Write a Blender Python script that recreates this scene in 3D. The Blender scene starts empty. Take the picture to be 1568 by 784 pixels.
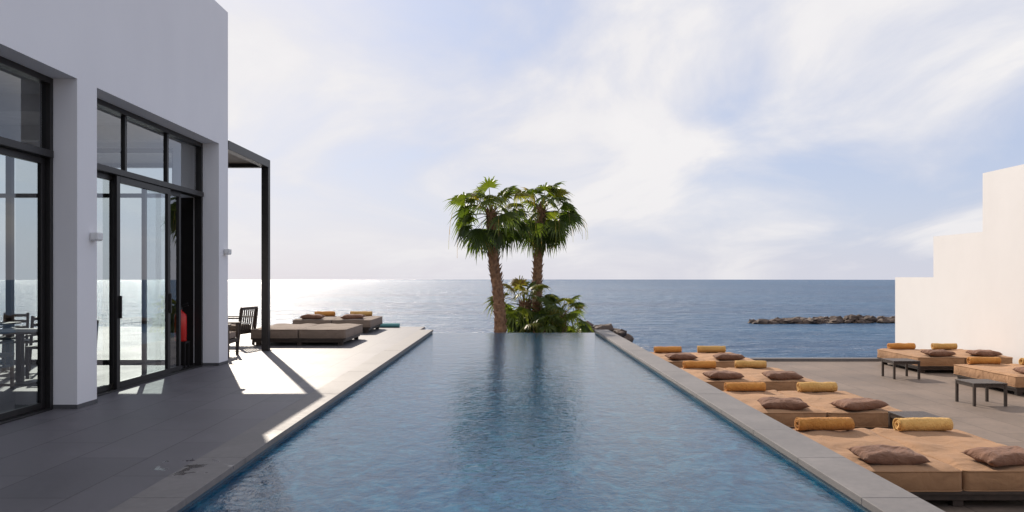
import bpy, bmesh, math, random
from mathutils import Vector, Matrix, noise
random.seed(7)
scene=bpy.context.scene
scene.view_settings.view_transform='Standard'
scene.view_settings.look='None'
scene.view_settings.exposure=0
col=scene.collection

# ---------------------------------------------------------------- helpers
def new_mat(name):
    m=bpy.data.materials.new(name); m.use_nodes=True
    nt=m.node_tree; b=nt.nodes['Principled BSDF']
    return m,nt,b
def N(nt,t,**kw):
    n=nt.nodes.new(t)
    for k,v in kw.items(): setattr(n,k,v)
    return n
def objco(nt,scale=(1,1,1)):
    tc=N(nt,'ShaderNodeTexCoord'); mp=N(nt,'ShaderNodeMapping')
    mp.inputs['Scale'].default_value=scale
    nt.links.new(tc.outputs['Object'],mp.inputs['Vector'])
    return mp.outputs['Vector']
def noise_n(nt,vec,scale,detail=4,rough=.55,dist=0):
    n=N(nt,'ShaderNodeTexNoise'); n.inputs['Scale'].default_value=scale
    n.inputs['Detail'].default_value=detail; n.inputs['Roughness'].default_value=rough
    n.inputs['Distortion'].default_value=dist
    nt.links.new(vec,n.inputs['Vector']); return n.outputs['Fac']
def ramp(nt,fac,stops):
    r=N(nt,'ShaderNodeValToRGB'); e=r.color_ramp.elements
    while len(e)<len(stops): e.new(.5)
    for i,(p,c) in enumerate(stops):
        e[i].position=p; e[i].color=(c[0],c[1],c[2],1) if not isinstance(c,(int,float)) else (c,c,c,1)
    nt.links.new(fac,r.inputs['Fac']); return r.outputs['Color']
def mth(nt,op,a,b=None,clamp=False):
    n=N(nt,'ShaderNodeMath',operation=op); n.use_clamp=clamp
    for i,v in enumerate((a,b)):
        if v is None: continue
        if isinstance(v,(int,float)): n.inputs[i].default_value=v
        else: nt.links.new(v,n.inputs[i])
    return n.outputs[0]
def mixc(nt,fac,a,b,mode='MIX'):
    n=N(nt,'ShaderNodeMix',data_type='RGBA',blend_type=mode)
    for idx,v in ((0,fac),(6,a),(7,b)):
        if isinstance(v,(int,float)): n.inputs[idx].default_value=v
        elif isinstance(v,tuple): n.inputs[idx].default_value=(v[0],v[1],v[2],1)
        else: nt.links.new(v,n.inputs[idx])
    return n.outputs[2]
def bump(nt,b,h,strength=.3,dist=.01):
    n=N(nt,'ShaderNodeBump'); n.inputs['Strength'].default_value=strength
    n.inputs['Distance'].default_value=dist
    nt.links.new(h,n.inputs['Height']); nt.links.new(n.outputs['Normal'],b.inputs['Normal']); return n
def simple(name,c1,c2=None,rough=.6,scale=5,bs=.2,bd=.005,bscale=80,metal=0,spec=None):
    m,nt,b=new_mat(name); v=objco(nt)
    c2=c2 or tuple(x*.8 for x in c1)
    nt.links.new(ramp(nt,noise_n(nt,v,scale),[(.3,c2),(.7,c1)]),b.inputs['Base Color'])
    b.inputs['Roughness'].default_value=rough; b.inputs['Metallic'].default_value=metal
    if spec is not None: b.inputs['Specular IOR Level'].default_value=spec
    if bs>0: bump(nt,b,noise_n(nt,v,bscale,3),bs,bd)
    return m

class MB:
    def __init__(s): s.v=[];s.f=[];s.m=[]
    def box(s,x0,x1,y0,y1,z0,z1,mi=0):
        i=len(s.v)
        s.v+=[(x0,y0,z0),(x1,y0,z0),(x1,y1,z0),(x0,y1,z0),(x0,y0,z1),(x1,y0,z1),(x1,y1,z1),(x0,y1,z1)]
        for q in ((0,3,2,1),(4,5,6,7),(0,1,5,4),(1,2,6,5),(2,3,7,6),(3,0,4,7)):
            s.f.append(tuple(i+k for k in q)); s.m.append(mi)
    def quad(s,pts,mi=0):
        i=len(s.v); s.v+=pts; s.f.append((i,i+1,i+2,i+3)); s.m.append(mi)
    def beam(s,p,q,w,h,mi=0):
        p=Vector(p);q=Vector(q);d=(q-p).normalized()
        up=Vector((0,0,1)) if abs(d.z)<.95 else Vector((0,1,0))
        a=d.cross(up).normalized()*w/2; b=a.cross(d).normalized()*h/2
        i=len(s.v)
        for c in (p,q):
            for sa,sb in ((-1,-1),(1,-1),(1,1),(-1,1)): s.v.append(tuple(c+a*sa+b*sb))
        for qd in ((0,1,2,3),(7,6,5,4),(0,4,5,1),(1,5,6,2),(2,6,7,3),(3,7,4,0)):
            s.f.append(tuple(i+k for k in qd)); s.m.append(mi)
    def lathe(s,cx,cy,prof,n=20,mi=0):
        i=len(s.v)
        for (r,z) in prof:
            for k in range(n):
                t=2*math.pi*k/n; s.v.append((cx+r*math.cos(t),cy+r*math.sin(t),z))
        for j in range(len(prof)-1):
            for k in range(n):
                s.f.append((i+j*n+k,i+j*n+(k+1)%n,i+(j+1)*n+(k+1)%n,i+(j+1)*n+k)); s.m.append(mi)
        s.f.append(tuple(i+k for k in range(n))[::-1]); s.m.append(mi)
        s.f.append(tuple(i+(len(prof)-1)*n+k for k in range(n))); s.m.append(mi)
    def obj(s,name,mats,parent=None,bevel=0,smooth=False,loc=(0,0,0),rot=0,fix=False):
        me=bpy.data.meshes.new(name); me.from_pydata(s.v,[],s.f)
        for m in mats: me.materials.append(m)
        for p,mi in zip(me.polygons,s.m): p.material_index=mi; p.use_smooth=smooth
        if fix:
            bm=bmesh.new(); bm.from_mesh(me); bmesh.ops.recalc_face_normals(bm,faces=bm.faces); bm.to_mesh(me); bm.free()
        me.update()
        o=bpy.data.objects.new(name,me); col.objects.link(o); o.location=loc; o.rotation_euler=(0,0,rot)
        if parent: o.parent=parent
        if bevel>0:
            b=o.modifiers.new('b','BEVEL'); b.width=bevel; b.segments=2; b.limit_method='ANGLE'
        return o
def empty(name,loc=(0,0,0),rot=0):
    o=bpy.data.objects.new(name,None); col.objects.link(o); o.location=loc; o.rotation_euler=(0,0,rot); o.empty_display_size=.2
    return o

# ---------------------------------------------------------------- camera
H=1.5
cd=bpy.data.cameras.new('camera'); cam=bpy.data.objects.new('camera',cd); col.objects.link(cam)
cam.location=(0,0,H); cam.rotation_euler=(math.radians(90),0,0)
cd.sensor_width=36; cd.lens=28.0; cd.shift_y=0.0204; cd.shift_x=0.0013; cd.clip_end=6000; cd.clip_start=.05
scene.camera=cam

# ---------------------------------------------------------------- sun + sky
el=math.radians(29.7); az=math.radians(22.3)
S=Vector((-math.sin(az)*math.cos(el),math.cos(az)*math.cos(el),math.sin(el)))
sd=bpy.data.lights.new('sun','SUN'); sd.energy=5.0; sd.angle=math.radians(.5); sd.color=(1,.89,.76)
so=bpy.data.objects.new('sun',sd); col.objects.link(so); so.rotation_euler=S.to_track_quat('Z','Y').to_euler(); so.location=(-10,25,20)

w=bpy.data.worlds.new('World'); scene.world=w; w.use_nodes=True
nt=w.node_tree; bg=nt.nodes['Background']
tc=N(nt,'ShaderNodeTexCoord'); sp=N(nt,'ShaderNodeSeparateXYZ'); nt.links.new(tc.outputs['Generated'],sp.inputs[0])
zc=mth(nt,'MAXIMUM',sp.outputs[2],0.004)
cb=N(nt,'ShaderNodeCombineXYZ'); nt.links.new(sp.outputs[0],cb.inputs[0]); nt.links.new(sp.outputs[1],cb.inputs[1]); nt.links.new(zc,cb.inputs[2])
sky=N(nt,'ShaderNodeTexSky',sky_type='NISHITA'); sky.sun_disc=False
sky.sun_elevation=el; sky.sun_rotation=-az; sky.dust_density=1.0; sky.ozone_density=1.5
nt.links.new(cb.outputs[0],sky.inputs[0])
zz=mth(nt,'ADD',zc,.22)
u=mth(nt,'DIVIDE',sp.outputs[0],zz); v_=mth(nt,'DIVIDE',sp.outputs[1],zz)
cv=N(nt,'ShaderNodeCombineXYZ'); nt.links.new(u,cv.inputs[0]); nt.links.new(v_,cv.inputs[1])
mp=N(nt,'ShaderNodeMapping'); mp.inputs['Scale'].default_value=(1,.75,1); mp.inputs['Rotation'].default_value=(0,0,.6); mp.inputs['Location'].default_value=(5.3,2.2,0)
nt.links.new(cv.outputs[0],mp.inputs[0])
n1=noise_n(nt,mp.outputs[0],1.25,8,.54,.55)
n2=noise_n(nt,mp.outputs[0],.42,3,.5,.2)
cs=mth(nt,'ADD',mth(nt,'MULTIPLY',n1,.63),mth(nt,'MULTIPLY',n2,.37))
cs=mth(nt,'SUBTRACT',cs,mth(nt,'MULTIPLY',sp.outputs[0],.11))
cm=ramp(nt,cs,[(.40,.08),(.475,.5),(.56,.97)])
haze=mth(nt,'POWER',mth(nt,'SUBTRACT',1,zc),13)
cloudcol=mixc(nt,ramp(nt,n1,[(.35,0.0),(.62,1.0)]),(7.4,7.3,7.9),(9.2,9.0,9.0))
base=mixc(nt,.74,sky.outputs[0],(4.9,5.8,8.3))
c1=mixc(nt,cm,base,cloudcol)
c2=mixc(nt,mth(nt,'MULTIPLY',haze,.6),c1,(7.4,7.3,7.8))
nt.links.new(c2,bg.inputs[0]); bg.inputs[1].default_value=.1

# ---------------------------------------------------------------- materials
M={}
def plaster(name,c,c2):
    m,nt,b=new_mat(name); v=objco(nt)
    st=objco(nt,(1,1,.6))
    a=ramp(nt,noise_n(nt,st,.6,6,.6),[(.3,c2),(.65,c)])
    nt.links.new(a,b.inputs['Base Color']); b.inputs['Roughness'].default_value=.85
    h=mth(nt,'ADD',noise_n(nt,v,120,3),mth(nt,'MULTIPLY',noise_n(nt,v,6,4),1.5))
    bump(nt,b,h,.25,.004); return m
M['plaster']=plaster('white_plaster',(.79,.78,.79),(.74,.73,.745))
M['plaster_r']=plaster('cream_plaster',(.85,.835,.825),(.80,.785,.775))
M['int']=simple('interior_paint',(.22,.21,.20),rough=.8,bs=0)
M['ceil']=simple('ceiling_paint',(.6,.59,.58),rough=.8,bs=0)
M['metal']=simple('dark_metal',(.022,.02,.02),rough=.4,bs=.05,metal=.3)
M['skirt']=simple('skirting_stone',(.09,.09,.095),rough=.6)
M['wood']=simple('dark_wood',(.055,.035,.026),(.03,.02,.015),rough=.5,scale=12,bs=.2)
M['whitepl']=simple('white_plastic',(.75,.75,.74),rough=.4,bs=0)
M['red']=simple('red_enamel',(.60,.02,.015),rough=.25,bs=0)
M['black']=simple('black_rubber',(.02,.02,.02),rough=.6,bs=0)

def fabric(name,c1,c2,sc=3,wr=6,bs=.6):
    m,nt,b=new_mat(name); v=objco(nt); oi=N(nt,'ShaderNodeObjectInfo')
    c=ramp(nt,noise_n(nt,v,sc,5,.6),[(.3,c2),(.7,c1)])
    c=mixc(nt,1,c,ramp(nt,oi.outputs['Random'],[(0,.84),(1,1.08)]),'MULTIPLY')
    nt.links.new(c,b.inputs['Base Color'])
    b.inputs['Roughness'].default_value=.9; b.inputs['Specular IOR Level'].default_value=.2
    b.inputs['Sheen Weight'].default_value=.1
    h=mth(nt,'ADD',mth(nt,'MULTIPLY',noise_n(nt,v,wr,3,.5,.8),1),mth(nt,'MULTIPLY',noise_n(nt,v,300,2),.08))
    bump(nt,b,h,bs,.045); return m
M['matt']=fabric('tan_canvas',(.44,.245,.128),(.36,.20,.102),2.2,3.5,1)
M['matt_g']=fabric('taupe_canvas',(.27,.20,.155),(.22,.165,.125),2.2,3.5,.9)
M['pil']=fabric('brown_cushion_cloth',(.25,.13,.082),(.20,.10,.062),4,9,1)
M['tow']=fabric('ochre_terry',(.70,.42,.14),(.58,.33,.10),8,30)
M['tow2']=fabric('orange_terry',(.64,.29,.07),(.52,.22,.05),8,30)

def tiles(name,c1,c2,mort,bw,rh,r0,r1,wet=False,rot=0,off=.5,spec=.5):
    m,nt,b=new_mat(name); tcx=N(nt,'ShaderNodeTexCoord'); mp=N(nt,'ShaderNodeMapping')
    mp.inputs['Rotation'].default_value=(0,0,rot); nt.links.new(tcx.outputs['Object'],mp.inputs[0]); v=mp.outputs[0]
    br=N(nt,'ShaderNodeTexBrick'); br.offset=off
    for k,val in (('Color1',c1),('Color2',c2),('Mortar',mort)): br.inputs[k].default_value=(*val,1)
    br.inputs['Scale'].default_value=1; br.inputs['Mortar Size'].default_value=.005; br.inputs['Brick Width'].default_value=bw; br.inputs['Row Height'].default_value=rh
    br.inputs['Bias'].default_value=0
    nt.links.new(v,br.inputs['Vector'])
    n1=noise_n(nt,v,1.1,6,.6); n2=noise_n(nt,v,14,5,.6)
    c=mixc(nt,1,br.outputs['Color'],ramp(nt,n1,[(.3,.78),(.7,1.12)]),'MULTIPLY')
    c=mixc(nt,1,c,ramp(nt,n2,[(.3,.85),(.7,1.08)]),'MULTIPLY')
    rr=N(nt,'ShaderNodeMapRange'); nt.links.new(mth(nt,'ADD',mth(nt,'MULTIPLY',n1,.6),mth(nt,'MULTIPLY',n2,.4)),rr.inputs[0])
    rr.inputs[1].default_value=.35; rr.inputs[2].default_value=.65; rr.inputs[3].default_value=r0; rr.inputs[4].default_value=r1
    rough=rr.outputs[0]
    if wet:
        s=N(nt,'ShaderNodeSeparateXYZ'); nt.links.new(tcx.outputs['Object'],s.inputs[0])
        dx=mth(nt,'SUBTRACT',s.outputs[0],-2.5); dy=mth(nt,'SUBTRACT',s.outputs[1],6.3)
        d=mth(nt,'SQRT',mth(nt,'ADD',mth(nt,'POWER',dx,2),mth(nt,'MULTIPLY',mth(nt,'POWER',dy,2),1.0)))
        fall=mth(nt,'SUBTRACT',.16,mth(nt,'MULTIPLY',d,.60))
        k=mth(nt,'ADD',noise_n(nt,tcx.outputs['Object'],7,3,.5,.2),fall)
        mask=ramp(nt,k,[(.60,0.0),(.64,1.0)])
        c=mixc(nt,mask,c,mixc(nt,1,c,(.75,.75,.75),'MULTIPLY'))
        mr=N(nt,'ShaderNodeMix',data_type='FLOAT'); nt.links.new(mask,mr.inputs[0]); nt.links.new(rough,mr.inputs[2]); mr.inputs[3].default_value=.12
        rough=mr.outputs[0]
    nt.links.new(c,b.inputs['Base Color']); nt.links.new(rough,b.inputs['Roughness'])
    b.inputs['Specular IOR Level'].default_value=spec
    h=mth(nt,'SUBTRACT',mth(nt,'MULTIPLY',n2,.15),br.outputs['Fac'])
    bump(nt,b,h,.35,.003); return m
M['deck']=tiles('terrace_porcelain',(.142,.132,.142),(.115,.108,.117),(.055,.05,.055),1.2,.6,.46,.62,True,rot=math.pi/2,spec=.38)
M['deck_r']=tiles('sun_terrace_porcelain',(.22,.168,.135),(.19,.145,.116),(.095,.075,.06),1.2,.6,.6,.75,rot=math.pi/2,spec=.3)
M['cope']=tiles('coping_stone',(.19,.175,.17),(.17,.16,.155),(.15,.14,.14),50,50,.55,.7,True,spec=.35)
M['pool_t']=tiles('pool_mosaic',(.012,.065,.12),(.016,.085,.15),(.04,.09,.12),.05,.05,.3,.4,off=0)
M['conc']=simple('render_concrete',(.35,.34,.33),rough=.85)

# glass (single sheets; same fresnel from both sides)
m,nt,b=new_mat('window_glass'); nt.nodes.remove(b); out=nt.nodes['Material Output']
tr=N(nt,'ShaderNodeBsdfTransparent'); tr.inputs[0].default_value=(.78,.84,.86,1)
gl=N(nt,'ShaderNodeBsdfGlossy'); gl.inputs['Roughness'].default_value=.01
fr=N(nt,'ShaderNodeFresnel'); ge=N(nt,'ShaderNodeNewGeometry')
nt.links.new(mth(nt,'SUBTRACT',1.6,mth(nt,'MULTIPLY',ge.outputs['Backfacing'],1.6-1/1.6)),fr.inputs[0])
mx=N(nt,'ShaderNodeMixShader'); nt.links.new(mth(nt,'MULTIPLY',fr.outputs[0],2.0,True),mx.inputs[0]); nt.links.new(tr.outputs[0],mx.inputs[1]); nt.links.new(gl.outputs[0],mx.inputs[2]); nt.links.new(mx.outputs[0],out.inputs[0])
M['glass']=m
# pool water
m,nt,b=new_mat('pool_water'); out=nt.nodes['Material Output']; nt.nodes.remove(b)
v=objco(nt,(1,.8,1))
h=mth(nt,'ADD',mth(nt,'MULTIPLY',noise_n(nt,v,3.6,2,.5,.8),1.0),mth(nt,'MULTIPLY',noise_n(nt,v,15,4,.6,.8),.6))
bn=N(nt,'ShaderNodeBump'); bn.inputs['Strength'].default_value=1; bn.inputs['Distance'].default_value=.0070; nt.links.new(h,bn.inputs['Height'])
tr=N(nt,'ShaderNodeBsdfTransparent'); tr.inputs[0].default_value=(.35,.72,.88,1)
df=N(nt,'ShaderNodeBsdfDiffuse'); nt.links.new(ramp(nt,noise_n(nt,v,5.0,7,.68,1.3),[(.34,(.003,.045,.115)),(.50,(.006,.088,.185)),(.68,(.028,.19,.31))]),df.inputs[0]); nt.links.new(bn.outputs[0],df.inputs['Normal'])
m1=N(nt,'ShaderNodeMixShader'); m1.inputs[0].default_value=.65; nt.links.new(tr.outputs[0],m1.inputs[1]); nt.links.new(df.outputs[0],m1.inputs[2])
gl=N(nt,'ShaderNodeBsdfGlossy'); gl.inputs['Roughness'].default_value=.03; nt.links.new(bn.outputs[0],gl.inputs['Normal'])
fr=N(nt,'ShaderNodeFresnel'); fr.inputs[0].default_value=1.5; nt.links.new(bn.outputs[0],fr.inputs['Normal'])
mx=N(nt,'ShaderNodeMixShader'); nt.links.new(fr.outputs[0],mx.inputs[0]); nt.links.new(m1.outputs[0],mx.inputs[1]); nt.links.new(gl.outputs[0],mx.inputs[2]); nt.links.new(mx.outputs[0],out.inputs[0])
M['water']=m
# sea
m,nt,b=new_mat('sea_water'); v=objco(nt,(.5,1,1)); v2=objco(nt,(.22,1,1))
h=mth(nt,'ADD',mth(nt,'MULTIPLY',noise_n(nt,v2,.10,6,.65,.5),3.0),mth(nt,'MULTIPLY',noise_n(nt,v,.9,5,.7,.3),1.0))
bump(nt,b,h,1,.9)
nt.links.new(ramp(nt,noise_n(nt,v2,.035,7,.7),[(.38,(.006,.05,.13)),(.62,(.02,.10,.205))]),b.inputs['Base Color'])
v3=objco(nt,(.35,.55,1))
nt.links.new(ramp(nt,noise_n(nt,v3,.8,6,.8,.4),[(.40,.46),(.50,.34),(.60,.22)]),b.inputs['Roughness']); b.inputs['IOR'].default_value=1.33
M['sea']=m
M['rock']=simple('wet_rock',(.13,.085,.06),(.05,.035,.028),rough=.8,scale=1.2,bs=.8,bd=.1,bscale=5)
M['ground']=simple('coastal_ground',(.26,.2,.14),(.16,.12,.08),rough=.95,scale=.4,bs=.5,bd=.05,bscale=6)

# ---------------------------------------------------------------- sea, ground
bm=bmesh.new(); bmesh.ops.create_circle(bm,cap_ends=True,segments=160,radius=1680)
me=bpy.data.meshes.new('sea'); bm.to_mesh(me); bm.free(); me.materials.append(M['sea'])
o=bpy.data.objects.new('sea',me); col.objects.link(o); o.location=(0,0,-4)
g=MB(); xs=[-1700+i*50 for i in range(69)]; ys=[-1700,-400,-60,20,34,38,42,50]; zs=[-3.6,-3.6,-3.6,-3.6,-3.6,-3.75,-4.4,-6.5]
for j,y in enumerate(ys):
    for x in xs:
        wob=noise.noise(Vector((x*.02,0,3)))*5 if y>30 else 0
        g.v.append((x,y+wob,zs[j]))
nx=len(xs)
for j in range(len(ys)-1):
    for i in range(nx-1): g.f.append((j*nx+i,j*nx+i+1,(j+1)*nx+i+1,(j+1)*nx+i)); g.m.append(0)
g.obj('ground',[M['ground']])

def rocks(name,pts,smin,smax):
    bm=bmesh.new()
    for (x,y,z) in pts:
        s=random.uniform(smin,smax)
        r=bmesh.ops.create_icosphere(bm,subdivisions=2,radius=1)
        sc=Vector((s*random.uniform(.8,1.5),s*random.uniform(.8,1.3),s*random.uniform(.5,.85)))
        rot=Matrix.Rotation(random.random()*6,3,'Z'); off=random.random()*50
        for vv in r['verts']:
            c=vv.co; k=1+.55*noise.noise(c*1.6+Vector((off,off,off)))
            c=Vector((c.x*k*sc.x,c.y*k*sc.y,c.z*k*sc.z)); vv.co=rot@c+Vector((x,y,z))
    me=bpy.data.meshes.new(name); bm.to_mesh(me); bm.free(); me.materials.append(M['rock'])
    o=bpy.data.objects.new(name,me); col.objects.link(o)
pts=[]
for i in range(420):
    t=random.random(); x=28.8+t*36; hh=min(1,t*5+.1)
    pts.append((x,95+random.uniform(-1.8,1.8)+t*3,-4+random.uniform(-.15,.6)*hh*(.75+.5*noise.noise(Vector((x*.25,1,1))))))
rocks('rock_breakwater',pts,.25,.65)
pts=[(random.uniform(5.4,9.2),random.uniform(60,66),0) for i in range(80)]
pts=[(x,y,-4+random.uniform(-.1,1.55)*max(.1,1-((x-7.2)/2.6)**2)) for x,y,z in pts]
rocks('shore_rocks',pts,.3,.6)

# ---------------------------------------------------------------- terraces & pool
XL,XR=-2.22,2.40; YN,YF=-3.0,22.6
t=MB(); t.box(-14,XL-.36,-6,24,-3.7,0); t.obj('terrace_deck',[M['deck']])
t=MB(); t.box(XR+.36,11.2,-6,20,-3.7,-.62)
t.obj('sun_terrace',[M['deck_r']])
t=MB(); t.box(XR+.42,11.2,20.003,20.25,-3.7,-.55); t.obj('terrace_kerb',[M['cope']],bevel=.01)
pool=empty('swimming_pool')
t=MB()
t.box(XL-.357,XL,YN,YF,-3.7,-.052); t.box(XR,XR+.357,YN,YF,-3.7,-.052)
t.box(XL,XR,YN-.3,YN,-3.7,-.052); t.box(XL,XR,YF-.15,YF-.005,-3.7,-.10); t.box(XL,XR,YN,YF-.15,-1.6,-1.4)
t.obj('basin',[M['pool_t']],pool)
t=MB(); y=YN
while y<YF-.05:
    y1=min(y+1.2,YF+.02); dz=random.uniform(-.001,.001)
    t.box(XL-.357,XL+.02,y+.0015,y1-.0015,-.05,.003+dz); t.box(XR-.02,XR+.375,y+.0015,y1-.0015,-.05,.003+dz); y+=1.2
t.obj('coping',[M['cope']],pool,bevel=.004)
t=MB()
t.v=[(XL,YN,0),(XR,YN,0),(XR,YF,0),(XL,YF,0),(XR,YF+.01,-.3),(XL,YF+.01,-.3)]; t.f=[(0,1,2,3),(3,2,4,5)]; t.m=[0,0]
t.obj('pool_water',[M['water']],loc=(0,0,-.085))

# ---------------------------------------------------------------- villa
villa=empty('white_villa')
XF=-4.92; XB=-5.35; XG=-5.25; ZT=3.75; ZR=6.1
piers=[(-4.13,-3.7),(.26,.69),(4.65,5.08),(9.04,9.47),(13.43,13.86)]
t=MB()
for a,b_ in piers: t.box(XB,XF,a,b_,0,ZT)
t.box(XB,XF,-4.13,13.86,ZT,ZR)
t.box(-13,XB,13.56,13.86,3.7,ZR)             # seaward lintel
t.box(-5.75,XB,13.56,13.86,0,3.7)
t.box(-13.3,-13,-4.13,13.86,0,ZR)
t.box(-13,XB,-4.13,-3.83,0,ZR)
t.obj('walls',[M['plaster']],villa)
t=MB(); t.box(-13,XB,-3.83,13.56,5.7,5.85); t.obj('roof',[M['conc']],villa)
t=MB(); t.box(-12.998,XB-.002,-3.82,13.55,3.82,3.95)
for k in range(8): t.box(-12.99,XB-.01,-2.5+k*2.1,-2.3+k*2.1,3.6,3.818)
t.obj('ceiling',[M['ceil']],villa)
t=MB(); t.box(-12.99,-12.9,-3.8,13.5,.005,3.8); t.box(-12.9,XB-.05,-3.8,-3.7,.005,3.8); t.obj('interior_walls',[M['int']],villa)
t=MB(); t.box(-5.78,XB-.012,13.48,13.556,.003,2.84); t.box(-8.85,-8.55,11.9,12.2,.003,3.59); t.box(-7.3,-7.08,13.2,13.4,.003,3.59); t.obj('columns_and_dark_panel',[M['metal']],villa)  # first box is an added dark panel to blacken the doorway's far end
t=MB()
for a,b_ in piers:
    t.box(XB,XF+.006,a-.006,b_+.006,.002,.05)
t.obj('skirting',[M['skirt']],villa)
# frames
def leaf(fr,gs,x,a,b_,z0,z1,s=.07,th=.05):
    fr.box(x-th/2,x+th/2,a,a+s,z0,z1); fr.box(x-th/2,x+th/2,b_-s,b_,z0,z1)
    fr.box(x-th/2,x+th/2,a+s,b_-s,z0,z0+s); fr.box(x-th/2,x+th/2,a+s,b_-s,z1-s,z1)
    gs.quad([(x,a+s-.01,z0+s-.01),(x,b_-s+.01,z0+s-.01),(x,b_-s+.01,z1-s+.01),(x,a+s-.01,z1-s+.01)])
fr=MB(); gs=MB()
for i in range(4):
    a=piers[i][1]; b_=piers[i+1][0]; L=b_-a
    xg=XG+.01
    fr.box(xg-.07,xg+.05,a+.001,a+.06,.0,ZT-.001); fr.box(xg-.07,xg+.05,b_-.06,b_-.001,.0,ZT-.001)
    fr.box(xg-.07,xg+.05,a+.06,b_-.06,ZT-.07,ZT-.001)
    fr.box(xg-.08,xg+.09,a+.06,b_-.06,2.84,2.92)
    for k in (1,2):
        yy=a+L*k/3; fr.box(xg-.03,xg+.03,yy-.03,yy+.03,2.92,ZT-.07)
    gs.quad([(xg,a+.05,2.91),(xg,b_-.05,2.91),(xg,b_-.05,ZT-.06),(xg,a+.05,ZT-.06)])
    fr.box(xg-.07,xg+.07,a+.06,b_-.06,.0,.02)
    if i==3:
        leaf(fr,gs,xg-.03,a+.06,a+1.1,.022,2.838); leaf(fr,gs,xg+.04,a+1.0,a+2.65,.022,2.838,s=.09); leaf(fr,gs,xg-.03,a+1.95,a+3.2,.022,2.838)
    else:
        leaf(fr,gs,xg-.03,a+.06,a+1.35,.022,2.838); leaf(fr,gs,xg+.04,a+1.3,a+2.65,.022,2.838); leaf(fr,gs,xg-.03,a+2.6,b_-.062,.022,2.838)
# seaward glazing
yy=13.68; xs_=[-12.98,-11.4,-9.9,-8.6,-7.3,-5.76]
fr.box(-12.98,-5.76,yy-.04,yy+.04,3.62,3.698); fr.box(-12.98,-5.76,yy-.04,yy+.04,2.86,2.93); fr.box(-12.98,-5.76,yy-.04,yy+.04,.002,.08)
for i,x in enumerate(xs_):
    wd=.05 if i not in (0,5) else .04
    fr.box(x-(0 if i==0 else wd),x+(0 if i==5 else wd),yy-.045,yy+.045,.002,3.698)
gs.quad([(-12.97,yy,.05),(-5.78,yy,.05),(-5.78,yy,3.65),(-12.97,yy,3.65)])
fr.obj('window_frames',[M['metal']],villa,bevel=.004)
gs.obj('glazing',[M['glass']],villa)
# door handles
t=MB()
for yy in (9.47+1.06,9.47+2.60,5.08+1.36,5.08+2.58):
    x=XG+.05+.03; t.box(x,x+.03,yy-.015,yy+.015,.95,1.25)
t.obj('door_handles',[M['metal']],villa,bevel=.004)
for (yy,zz_) in ((9.36,1.97),(13.7,1.93)):
    o=empty('wall_lamp'); 
    t=MB(); t.box(XF,XF+.012,yy-.05,yy+.05,zz_-.05,zz_+.05); t.obj('back_plate',[M['whitepl']],o,bevel=.003)
    t=MB(); t.box(XF+.012,XF+.10,yy-.065,yy+.065,zz_-.04,zz_+.05); t.obj('housing',[M['whitepl']],o,bevel=.012)
    t=MB(); t.box(XF+.02,XF+.09,yy-.05,yy+.05,zz_-.048,zz_-.0405); t.obj('lens',[M['whitepl']],o)

# pergola
pg=empty('pergola'); t=MB()
for x in (-4.98,-9.2): t.box(x-.07,x+.07,16.13,16.27,.0,3.72)
for x in (-4.98,-9.2): t.box(x-.07,x+.07,13.862,16.13,3.72,3.88)
t.box(-9.27,-4.91,16.13,16.27,3.72,3.88)
t.obj('frame',[M['metal']],pg,bevel=.005)
t=MB(); y=13.92
while y<16.08:
    t.beam((-9.12,y,3.8),(-5.052,y,3.8),.135,.02); y+=.125
t.obj('slats',[M['wood']],pg)
for x in (-4.98,):
    t=MB(); t.box(x-.1,x+.1,16.1,16.3,.001,.015); t.obj('base_plate',[M['metal']],pg,bevel=.003)

# right stepped wall
wl=empty('stepped_wall'); t=MB()
t.box(11.2,11.5,21.1,23.2,-3.7,1.49); t.box(11.2,11.5,18.9,21.1,-3.7,2.57); t.box(11.2,11.5,-6,18.9,-3.7,3.96)
t.obj('wall_body',[M['plaster_r']],wl)
t=MB(); t.box(11.19,11.2,-6,20,-.619,-.56); t.obj('skirting',[M['cope']],wl)

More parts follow.
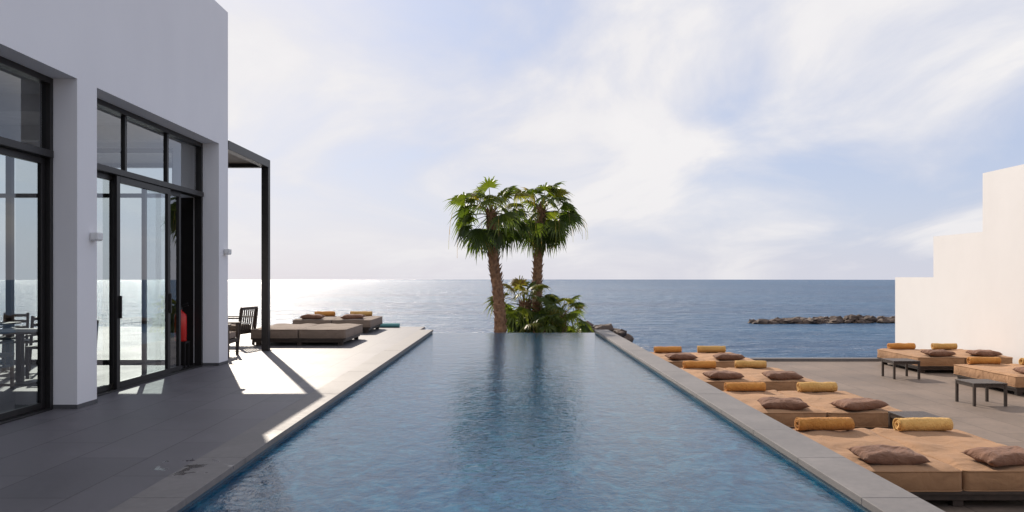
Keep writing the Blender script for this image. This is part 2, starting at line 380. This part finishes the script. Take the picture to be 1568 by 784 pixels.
# ---------------------------------------------------------------- furniture
def mattress(parent,x0,x1,y0,y1,z0,z1,m):
    bm=bmesh.new()
    lx,ly,lz=(x1-x0)/2,(y1-y0)/2,(z1-z0)/2
    prof=[(-1,.955),(-.93,.985),(-.8,.997),(0,1.004),(.8,.997),(.93,.985),(1,.955)]
    outl=[]; rc=.05
    for cx,cy,a0 in ((lx-rc,ly-rc,0),(-lx+rc,ly-rc,90),(-lx+rc,-ly+rc,180),(lx-rc,-ly+rc,270)):
        for k in range(5):
            t=math.radians(a0+k*22.5); outl.append((cx+rc*math.cos(t),cy+rc*math.sin(t)))
    o2=[]
    for i in range(len(outl)):
        p=Vector(outl[i]); q=Vector(outl[(i+1)%len(outl)]); k=max(1,int((q-p).length/.08))
        for j in range(k): o2.append(p.lerp(q,j/k))
    rings=[]; sd_=random.random()*100
    for z,s in prof:
        ring=[]
        for p in o2:
            dx=(1-s)*.6
            px=p.x-math.copysign(min(abs(p.x),dx),p.x)*1; py=p.y-math.copysign(min(abs(p.y),dx),p.y)
            w=.016*noise.noise(Vector((p.x*4,p.y*4,sd_+z)))
            ring.append(bm.verts.new((px*(1+w),py*(1+w*.5),z*lz+.006*noise.noise(Vector((p.x*5,p.y*5,sd_+9))))))
        rings.append(ring)
    for a,b_ in zip(rings,rings[1:]):
        for i in range(len(a)): bm.faces.new((a[i],a[(i+1)%len(a)],b_[(i+1)%len(a)],b_[i]))
    bm.faces.new(rings[0][::-1])
    top=rings[-1]; prev=top
    for s,hh in ((.95,.008),(.88,.014),(.78,.016),(.66,.016),(.52,.014),(.38,.013),(.22,.013),(.1,.013)):
        ring=[bm.verts.new((v.co.x*s,v.co.y*s,lz+hh+.03*noise.noise(Vector((v.co.x*s*3.2,v.co.y*s*3.2,sd_))))) for v in top]
        for i in range(len(top)): bm.faces.new((prev[i],prev[(i+1)%len(top)],ring[(i+1)%len(top)],ring[i]))
        prev=ring
    bm.faces.new(prev)
    me=bpy.data.meshes.new('mattress'); bm.to_mesh(me); bm.free(); me.materials.append(m)
    for p in me.polygons: p.use_smooth=True
    o=bpy.data.objects.new('mattress',me); col.objects.link(o); o.parent=parent; o.location=((x0+x1)/2,(y0+y1)/2,(z0+z1)/2)
    for z in (-lz*.93,lz*.93):
        cu=bpy.data.curves.new('piping','CURVE'); cu.dimensions='3D'; cu.bevel_depth=.006; s=cu.splines.new('POLY'); s.points.add(len(o2)-1); s.use_cyclic_u=True
        for i,p in enumerate(o2):
            s.points[i].co=(p.x*.995,p.y*.997,z+.006*noise.noise(Vector((p.x*5,p.y*5,sd_+9))),1)
        cu.materials.append(m); oc=bpy.data.objects.new('piping',cu); col.objects.link(oc); oc.parent=parent; oc.location=o.location
def pillow(parent,x,y,z,m,lx=.31,ly=.21,h=.075,rot=0):
    bm=bmesh.new(); n=20; sd_=random.random()*90; G={}
    for side in (1,-1):
        for i in range(n+1):
            for j in range(n+1):
                a=-1+2*i/n; b_=-1+2*j/n
                edge=(i in (0,n) or j in (0,n))
                if edge and side==-1: G[(side,i,j)]=G[(1,i,j)]; continue
                pin=1-.10*(1-a*a)*abs(b_)**3; pin2=1-.10*(1-b_*b_)*abs(a)**3
                hh=h*((1-a**4)*(1-b_**4))**.55
                w=.022*noise.noise(Vector((a*2.2,b_*2.2,sd_)))*(0 if edge else 1)
                G[(side,i,j)]=bm.verts.new((a*lx*pin2,b_*ly*pin,side*hh*(1 if side>0 else .7)+w+(.012*abs(a*b_))))
        for i in range(n):
            for j in range(n):
                q=[G[(side,i,j)],G[(side,i+1,j)],G[(side,i+1,j+1)],G[(side,i,j+1)]]
                bm.faces.new(q if side>0 else q[::-1])
    me=bpy.data.meshes.new('cushion'); bm.to_mesh(me); bm.free(); me.materials.append(m)
    for p in me.polygons: p.use_smooth=True
    o=bpy.data.objects.new('cushion',me); col.objects.link(o); o.parent=parent; o.location=(x,y,z+h*.68); o.rotation_euler=(random.uniform(-.03,.06),random.uniform(-.04,.04),rot)
def towel(parent,x,y,z,m,L=.60,R=.088,rot=0):
    bm=bmesh.new(); turns=3.2; n=80; k=14; sd_=random.random()*90; rows=[]
    for i in range(n+1):
        t=i/n; th=2*math.pi*turns*t; r=.02+(R-.02)*t; row=[]
        for j in range(k+1):
            u=j/k*2-1; w=1+.12*noise.noise(Vector((u*3,th*.6,sd_)))
            off=.02*noise.noise(Vector((th*.3,sd_,u)))
            row.append(bm.verts.new((u*L/2+off,r*w*math.cos(-th),r*w*math.sin(-th)*.90)))
        rows.append(row)
    for i in range(n):
        for j in range(k): bm.faces.new((rows[i][j],rows[i+1][j],rows[i+1][j+1],rows[i][j+1]))
    me=bpy.data.meshes.new('rolled_towel'); bm.to_mesh(me); bm.free(); me.materials.append(m)
    for p in me.polygons: p.use_smooth=True
    o=bpy.data.objects.new('rolled_towel',me); col.objects.link(o); o.parent=parent; o.location=(x,y,z+R*.9); o.rotation_euler=(0,0,rot)
    s=o.modifiers.new('s','SOLIDIFY'); s.thickness=.014; s.offset=0
def daybed(xc,y0,z,m,towels=True,w=1.04,L=2.0,tm=None,pil=True):
    e=empty('double_daybed',(xc,y0,z))
    t=MB()
    t.box(-w+.06,w-.06,.05,L-.05,.07,.135)
    t.box(-w+.005,w-.005,.0,L,.135,.165)
    for sx in (-1,0,1):
        for yy in (.1,L-.16): t.box(sx*(w-.14)-.05,sx*(w-.14)+.05,yy,yy+.08,0.002,.07)
    t.obj('base_frame',[M['wood']],e,bevel=.004)
    for s in (-1,1):
        x0,x1=(-w,-.006) if s<0 else (.006,w)
        mattress(e,x0,x1,-.01+random.uniform(-.015,.015),L+.01,.165,.355,m)
        if pil: pillow(e,s*w/2+random.uniform(-.06,.06),.27+random.uniform(-.04,.04),.368,M['pil'],rot=random.uniform(-.16,.16))
        if towels: towel(e,s*w/2+random.uniform(-.07,.03),L-.22+random.uniform(-.05,.03),.368,M['tow'] if s>0 else M['tow2'],rot=random.uniform(-.08,.08),L=random.uniform(.52,.62),R=random.uniform(.078,.09))
    return e
zr=-.62
for y0 in (7.25,10.35,13.45,16.6): daybed(4.13,y0,zr,M['matt'])
daybed(9.98,17.45,zr,M['matt']); daybed(9.98,14.1,zr,M['matt'])
daybed(-4.62,17.3,0,M['matt_g'],towels=False,pil=False)
daybed(-4.75,21.1,0,M['matt_g'],towels=True)

def side_table(x,y,z,w=.5,h=.38):
    e=empty('side_table',(x,y,z)); t=MB(); k=6; sw=w/k
    for i in range(k): t.box(-w/2+i*sw+.004,-w/2+(i+1)*sw-.004,-w/2,w/2,h-.025,h)
    t.obj('slatted_top',[M['wood']],e,bevel=.003)
    t=MB()
    for sx in (-1,1):
        for sy in (-1,1): t.box(sx*(w/2-.025)-.02,sx*(w/2-.025)+.02,sy*(w/2-.025)-.02,sy*(w/2-.025)+.02,.001,h-.026)
    for sx in (-1,1):
        t.box(sx*(w/2-.025)-.015,sx*(w/2-.025)+.015,-w/2+.046,w/2-.046,h-.07,h-.027)
        t.box(-w/2+.046,w/2-.046,sx*(w/2-.025)-.015,sx*(w/2-.025)+.015,h-.07,h-.027)
    t.obj('legs',[M['wood']],e,bevel=.003)
side_table(5.0,9.85,zr,.46,.42); side_table(7.85,13.3,zr,.56); side_table(8.2,16.75,zr,.56)

def armchair(x,y,rot):
    e=empty('lounge_armchair',(x,y,0),rot); t=MB()
    for sx in (-1,1):
        t.box(sx*.34-.025,sx*.34+.025,-.33,-.28,.001,.60); t.beam((sx*.34,.33,0.001),(sx*.34,.42,.82),.05,.05)
        t.box(sx*.34-.04,sx*.34+.04,-.36,.38,.60,.63)
        t.box(sx*.34-.02,sx*.34+.02,-.28,.33,.27,.33)
    t.box(-.315,.315,-.33,-.29,.26,.33); t.box(-.315,.315,.29,.33,.26,.33)
    t.beam((-.34,.42,.82),(.34,.42,.82),.05,.06)
    for k in range(7):
        x_=-.27+k*.09; t.beam((x_,.345,.33),(x_,.415,.80),.04,.018)
    for k in range(6): t.box(-.315,.315,-.28+k*.1,-.22+k*.1,.332,.345)
    t.obj('wood_frame',[M['wood']],e,bevel=.004)
    mattress(e,-.30,.30,-.30,.30,.35,.45,M['matt_g'])
armchair(-5.55,15.0,math.radians(95)); armchair(-6.1,17.4,math.radians(-100))

def dining_chair(x,y,rot):
    e=empty('dining_chair',(x,y,.0),rot); t=MB()
    for sx in (-1,1):
        t.box(sx*.2-.018,sx*.2+.018,-.22,-.184,.002,.44); t.beam((sx*.2,.2,.002),(sx*.2,.26,.88),.036,.036)
        t.box(sx*.2-.02,sx*.2+.02,-.22,.2,.62,.65)
    t.box(-.22,.22,-.23,.22,.44,.48)
    for z in (.6,.7,.8): t.beam((-.2,.2+.06*z/.88,z+.03),(.2,.2+.06*z/.88,z+.03),.02,.05)
    t.obj('frame',[M['wood']],e,bevel=.004)
def dining_table(x,y):
    e=empty('dining_table',(x,y,0)); t=MB(); t.box(-.42,.42,-.42,.42,.72,.75); t.obj('table_top',[M['wood']],e,bevel=.005)
    t=MB(); t.box(-.04,.04,-.04,.04,.03,.718); t.box(-.25,.25,-.25,.25,.002,.03); t.obj('pedestal',[M['metal']],e,bevel=.004)
for (x,y) in ((-6.9,8.2),(-6.9,11.2),(-8.6,9.6),(-8.6,12.9),(-7.0,5.6),(-9.4,6.6)):
    dining_table(x,y); dining_chair(x,y+.7,0); dining_chair(x,y-.7,math.pi); dining_chair(x-.72,y,math.pi/2); dining_chair(x+.72,y,-math.pi/2)
for (x,y) in ((-7.1,9.2),(-7.4,6.6)):
    e=empty('pendant_lamp'); t=MB(); t.lathe(x,y,[(.22,2.25),(.2,2.32),(.1,2.45),(.03,2.5),(.02,2.55)],24); t.obj('shade',[M['metal']],e,smooth=True)
    t=MB(); t.lathe(x,y,[(.006,2.55),(.006,3.6)],8); t.obj('cord',[M['black']],e)
# fire extinguisher on stand
fx,fy=-5.44,13.12
e=empty('fire_extinguisher'); 
t=MB(); t.lathe(fx,fy,[(.09,.44),(.098,.45),(.098,.84),(.09,.88),(.05,.92),(.025,.94),(.025,.96)],24); t.obj('cylinder_body',[M['red']],e,smooth=True)
t=MB(); t.lathe(fx,fy,[(.03,.96),(.03,1.0),(.015,1.01)],14); t.beam((fx,fy,1.0),(fx+.14,fy-.02,1.03),.02,.012); t.beam((fx,fy,1.03),(fx+.13,fy-.02,1.07),.02,.012)
for k in range(8):
    a,b_=k/8,(k+1)/8
    f=lambda s:(fx-.03-.09*math.sin(s*math.pi),fy-.05,.98-.38*s)
    t.beam(f(a),f(b_),.02,.02)
t.obj('valve_and_hose',[M['black']],e)
t=MB(); t.box(fx-.12,fx+.12,fy-.1,fy+.1,.41,.438)
for sx in (-1,1):
    for sy in (-1,1): t.box(fx+sx*.1-.012,fx+sx*.1+.012,fy+sy*.08-.012,fy+sy*.08+.012,.002,.41)
t.obj('stand',[M['metal']],e)
# rolled teal cover at terrace edge
e=empty('rolled_pool_cover'); t=MB(); t.v=[];n=20
for x in (-3.95,-3.94,-3.3,-3.29):
    r=.055 if x in(-3.95,-3.29) else .065
    for k in range(n): a=2*math.pi*k/n; t.v.append((x,23.6+r*math.cos(a),.066+r*math.sin(a)))
for j in range(3):
    for k in range(n): t.f.append((j*n+k,j*n+(k+1)%n,(j+1)*n+(k+1)%n,(j+1)*n+k)); t.m.append(0)
t.f+= [tuple(range(n)),tuple(range(3*n,4*n))[::-1]]; t.m+=[0,0]
M['teal']=simple('teal_vinyl',(.10,.30,.30),rough=.4,bs=.2)
t.obj('roll',[M['teal']],e,fix=True)

# ---------------------------------------------------------------- palms
m,nt,b=new_mat('palm_leaf'); out=nt.nodes['Material Output']
at=N(nt,'ShaderNodeAttribute'); at.attribute_name='rnd'; v=objco(nt)
cc=ramp(nt,at.outputs['Fac'],[(0,(.025,.045,.012)),(.4,(.052,.082,.018)),(.76,(.10,.13,.022)),(.92,(.17,.165,.035)),(1,(.20,.13,.055))])
nt.links.new(cc,b.inputs['Base Color']); b.inputs['Roughness'].default_value=.42
tl=N(nt,'ShaderNodeBsdfTranslucent'); nt.links.new(mixc(nt,1,cc,(2.5,2.5,.9),'MULTIPLY'),tl.inputs[0])
mx=N(nt,'ShaderNodeMixShader'); mx.inputs[0].default_value=.5; nt.links.new(b.outputs[0],mx.inputs[1]); nt.links.new(tl.outputs[0],mx.inputs[2]); nt.links.new(mx.outputs[0],out.inputs[0])
M['leaf']=m
M['trunk']=simple('palm_bark',(.32,.18,.10),(.14,.075,.045),rough=.9,scale=9,bs=.8,bd=.03,bscale=25)
Z=Vector((0,0,1))
class Crown:
    def __init__(s): s.v=[];s.f=[];s.r=[]
    def add(s,pts,faces,rv):
        i=len(s.v); s.v+= [tuple(p) for p in pts]
        for f in faces: s.f.append(tuple(i+k for k in f)); s.r.append(rv+random.uniform(-.08,.08))
    def leaf(s,base,az,el,pet,rad,rv,droop=.35):
        dh=Vector((math.cos(az),math.sin(az),0)); sd=Vector((-math.sin(az),math.cos(az),0))
        p=base.copy(); e=el; pts=[]; n=5
        for i in range(n+1):
            wd=.022*(1-.5*i/n); pts+=[p-sd*wd,p+sd*wd,p+Z*(-.02)]
            if i<n: p=p+(dh*math.cos(e)+Z*math.sin(e))*(pet/n); e-=.09
        fs=[]
        for i in range(n):
            a=i*3; fs+=[(a,a+3,a+4,a+1),(a+1,a+4,a+5,a+2),(a+2,a+5,a+3,a)]
        s.add(pts,fs,min(.9,rv+.2))
        e-=droop; a=dh*math.cos(e)+Z*math.sin(e)
        roll=random.uniform(-.7,.7)
        side=(sd*math.cos(roll)+a.cross(sd)*math.sin(roll)).normalized(); nn=a.cross(side).normalized()
        if nn.z<0: nn=-nn
        C=p; NS=22; span=1.9; da=2*span/NS
        P=[C]; F=[]
        def D(t): return a*math.cos(t)+side*math.sin(t)
        bounds=[]
        for i in range(NS+1):
            t=-span+i*da; rr=rad*.42*(.78+.22*math.cos(t))
            q=C+D(t)*rr-nn*(.10*rad*(t/span)**2)-Z*.03*rad
            P.append(q); bounds.append(len(P)-1)
        for i in range(NS):
            t=-span+(i+.5)*da; L=rad*(.72+.28*math.cos(t))*random.uniform(.82,1.12)
            jit=random.uniform(-.08,.08)
            mC=C+D(t)*L*.45+nn*.05*rad-nn*(.10*rad*(t/span)**2)
            hw=L*.72*da*.24
            dr=random.uniform(.5,1.5)
            tang=(D(t+.1)-D(t-.1)).normalized()
            q=C+D(t+jit)*L*.74-Z*.08*rad*dr-nn*(.14*rad*(t/span)**2)
            tip=C+D(t+jit*1.8)*L*1.0-Z*.27*rad*dr-nn*(.2*rad*(t/span)**2)
            i0=len(P); P+=[mC,q-tang*hw,q+tang*hw,tip]
            l,r=bounds[i],bounds[i+1]
            F+=[(0,l,i0),(0,i0,r),(l,i0+1,i0),(i0,i0+1,i0+2),(i0,i0+2,r),(i0+1,i0+3,i0+2)]
        s.add(P,F,rv)
    def obj(s,name,parent):
        me=bpy.data.meshes.new(name); me.from_pydata(s.v,[],s.f); me.materials.append(M['leaf'])
        at=me.attributes.new('rnd','FLOAT','FACE'); at.data.foreach_set('value',[max(0,min(1,r)) for r in s.r])
        me.update(); o=bpy.data.objects.new(name,me); col.objects.link(o); o.parent=parent
def palm(path,r0,r1,nleaf,pet,rad,seed,elmin=-50,fil=8,dead=3):
    random.seed(seed); e=empty('fan_palm_tree'); 
    path=[Vector(p) for p in path]; n=60; t=MB(); ns=14
    def P(u):
        k=u*(len(path)-1); i=min(int(k),len(path)-2); f=k-i
        p0=path[max(i-1,0)];p1=path[i];p2=path[i+1];p3=path[min(i+2,len(path)-1)]
        return .5*((2*p1)+(p2-p0)*f+(2*p0-5*p1+4*p2-p3)*f*f+(3*p1-p0-3*p2+p3)*f**3)
    for i in range(n+1):
        u=i/n; c=P(u); r=(r0+(r1-r0)*u)*(1+.10*(i%2))
        if u<.06: r*=1.3-5*u
        for k in range(ns):
            a=2*math.pi*k/ns; rr=r*(1+.14*noise.noise(Vector((math.cos(a)*2,math.sin(a)*2,c.z*4+seed))))
            t.v.append((c.x+rr*math.cos(a),c.y+rr*math.sin(a),c.z))
    for j in range(n):
        for k in range(ns): t.f.append((j*ns+k,j*ns+(k+1)%ns,(j+1)*ns+(k+1)%ns,(j+1)*ns+k)); t.m.append(0)
    Lz=path[-1].z-path[0].z; nb=int(Lz*34)
    for i in range(nb):
        u=i/nb; c=P(u); r=(r0+(r1-r0)*u); a=i*2.39996+random.uniform(-.2,.2)
        dh=Vector((math.cos(a),math.sin(a),0)); sd=Vector((-math.sin(a),math.cos(a),0))
        k=.04+.06*u+random.uniform(0,.05); hgt=random.uniform(.07,.16)*(1+u)
        b0=c+dh*r*.85; i0=len(t.v); tp=b0+dh*k+Z*hgt
        t.v+=[tuple(b0-sd*.06-Z*.04),tuple(b0+sd*.06-Z*.04),tuple(tp+sd*.022),tuple(tp-sd*.022),tuple(b0+Z*.06)]
        t.f+=[(i0,i0+1,i0+2,i0+3),(i0+1,i0+4,i0+2),(i0+4,i0,i0+3),(i0+2,i0+4,i0+3)]; t.m+=[0]*4
    t.obj('trunk',[M['trunk']],e)
    cr=Crown(); top=path[-1]
    for i in range(nleaf):
        u=(i+.5)/nleaf; el=math.radians(80+(elmin-80)*u**.95)+random.uniform(-.2,.2)
        az=i*2.39996+random.uniform(-.4,.4)
        base=top+Vector((math.cos(az),math.sin(az),0))*.08-Z*.28*u
        rv=.75-.5*u+random.uniform(-.28,.28)
        pp=pet*random.uniform(.7,1.2)*(.8+.35*math.sin(u*math.pi)); rr_=rad*random.uniform(.8,1.1)
        cr.leaf(base,az,el,pp,rr_,rv,droop=.15+.5*u+random.uniform(-.15,.3))
    for i in range(dead):
        az=random.random()*6.28; cr.leaf(top-Z*.35,az,math.radians(-65),pet*.7,rad*.8,1.0,.5)
    for i in range(fil):
        az=random.random()*6.28; R=(pet+rad)*random.uniform(.7,1.0)
        p=top+Vector((math.cos(az),math.sin(az),0))*R+Z*random.uniform(-.5,.1); L=random.uniform(.6,1.4)
        out_=Vector((math.cos(az),math.sin(az),0)); pts=[];fs=[]
        for k in range(7):
            q=p+out_*.16*math.sin(k/6*1.6)-Z*L*(k/6)**1.3; pts+=[q-Vector((.005,0,0)),q+Vector((.005,0,0))]
            if k: fs.append((2*k-2,2*k-1,2*k+1,2*k))
        cr.add(pts,fs,.95)
    cr.obj('crown',e)
palm([(-.34,28.6,-3.65),(-.34,28.6,-1.5),(-.42,28.6,.6),(-.62,28.6,2.2),(-.70,28.6,3.9)],.24,.145,38,.91,.82,11,elmin=-52,fil=18)
palm([(1.0,30.6,-3.65),(1.03,30.6,-1.0),(1.02,30.6,1.4),(1.20,30.6,4.12)],.22,.14,38,.93,.84,23,elmin=-52,fil=20)
palm([(.55,30.0,-3.65),(.55,30.0,-1.5),(.55,30.0,.55)],.24,.2,36,.76,.70,35,elmin=-65,fil=0,dead=1)
palm([(1.75,29.6,-3.65),(1.75,29.6,-1.6),(1.9,29.6,.1)],.24,.2,34,.74,.68,47,elmin=-65,fil=0,dead=1)
palm([(1.05,29.2,-3.65),(1.05,29.2,-2.0),(1.05,29.2,-.6)],.2,.16,32,.8,.68,59,elmin=-40,fil=0,dead=0)
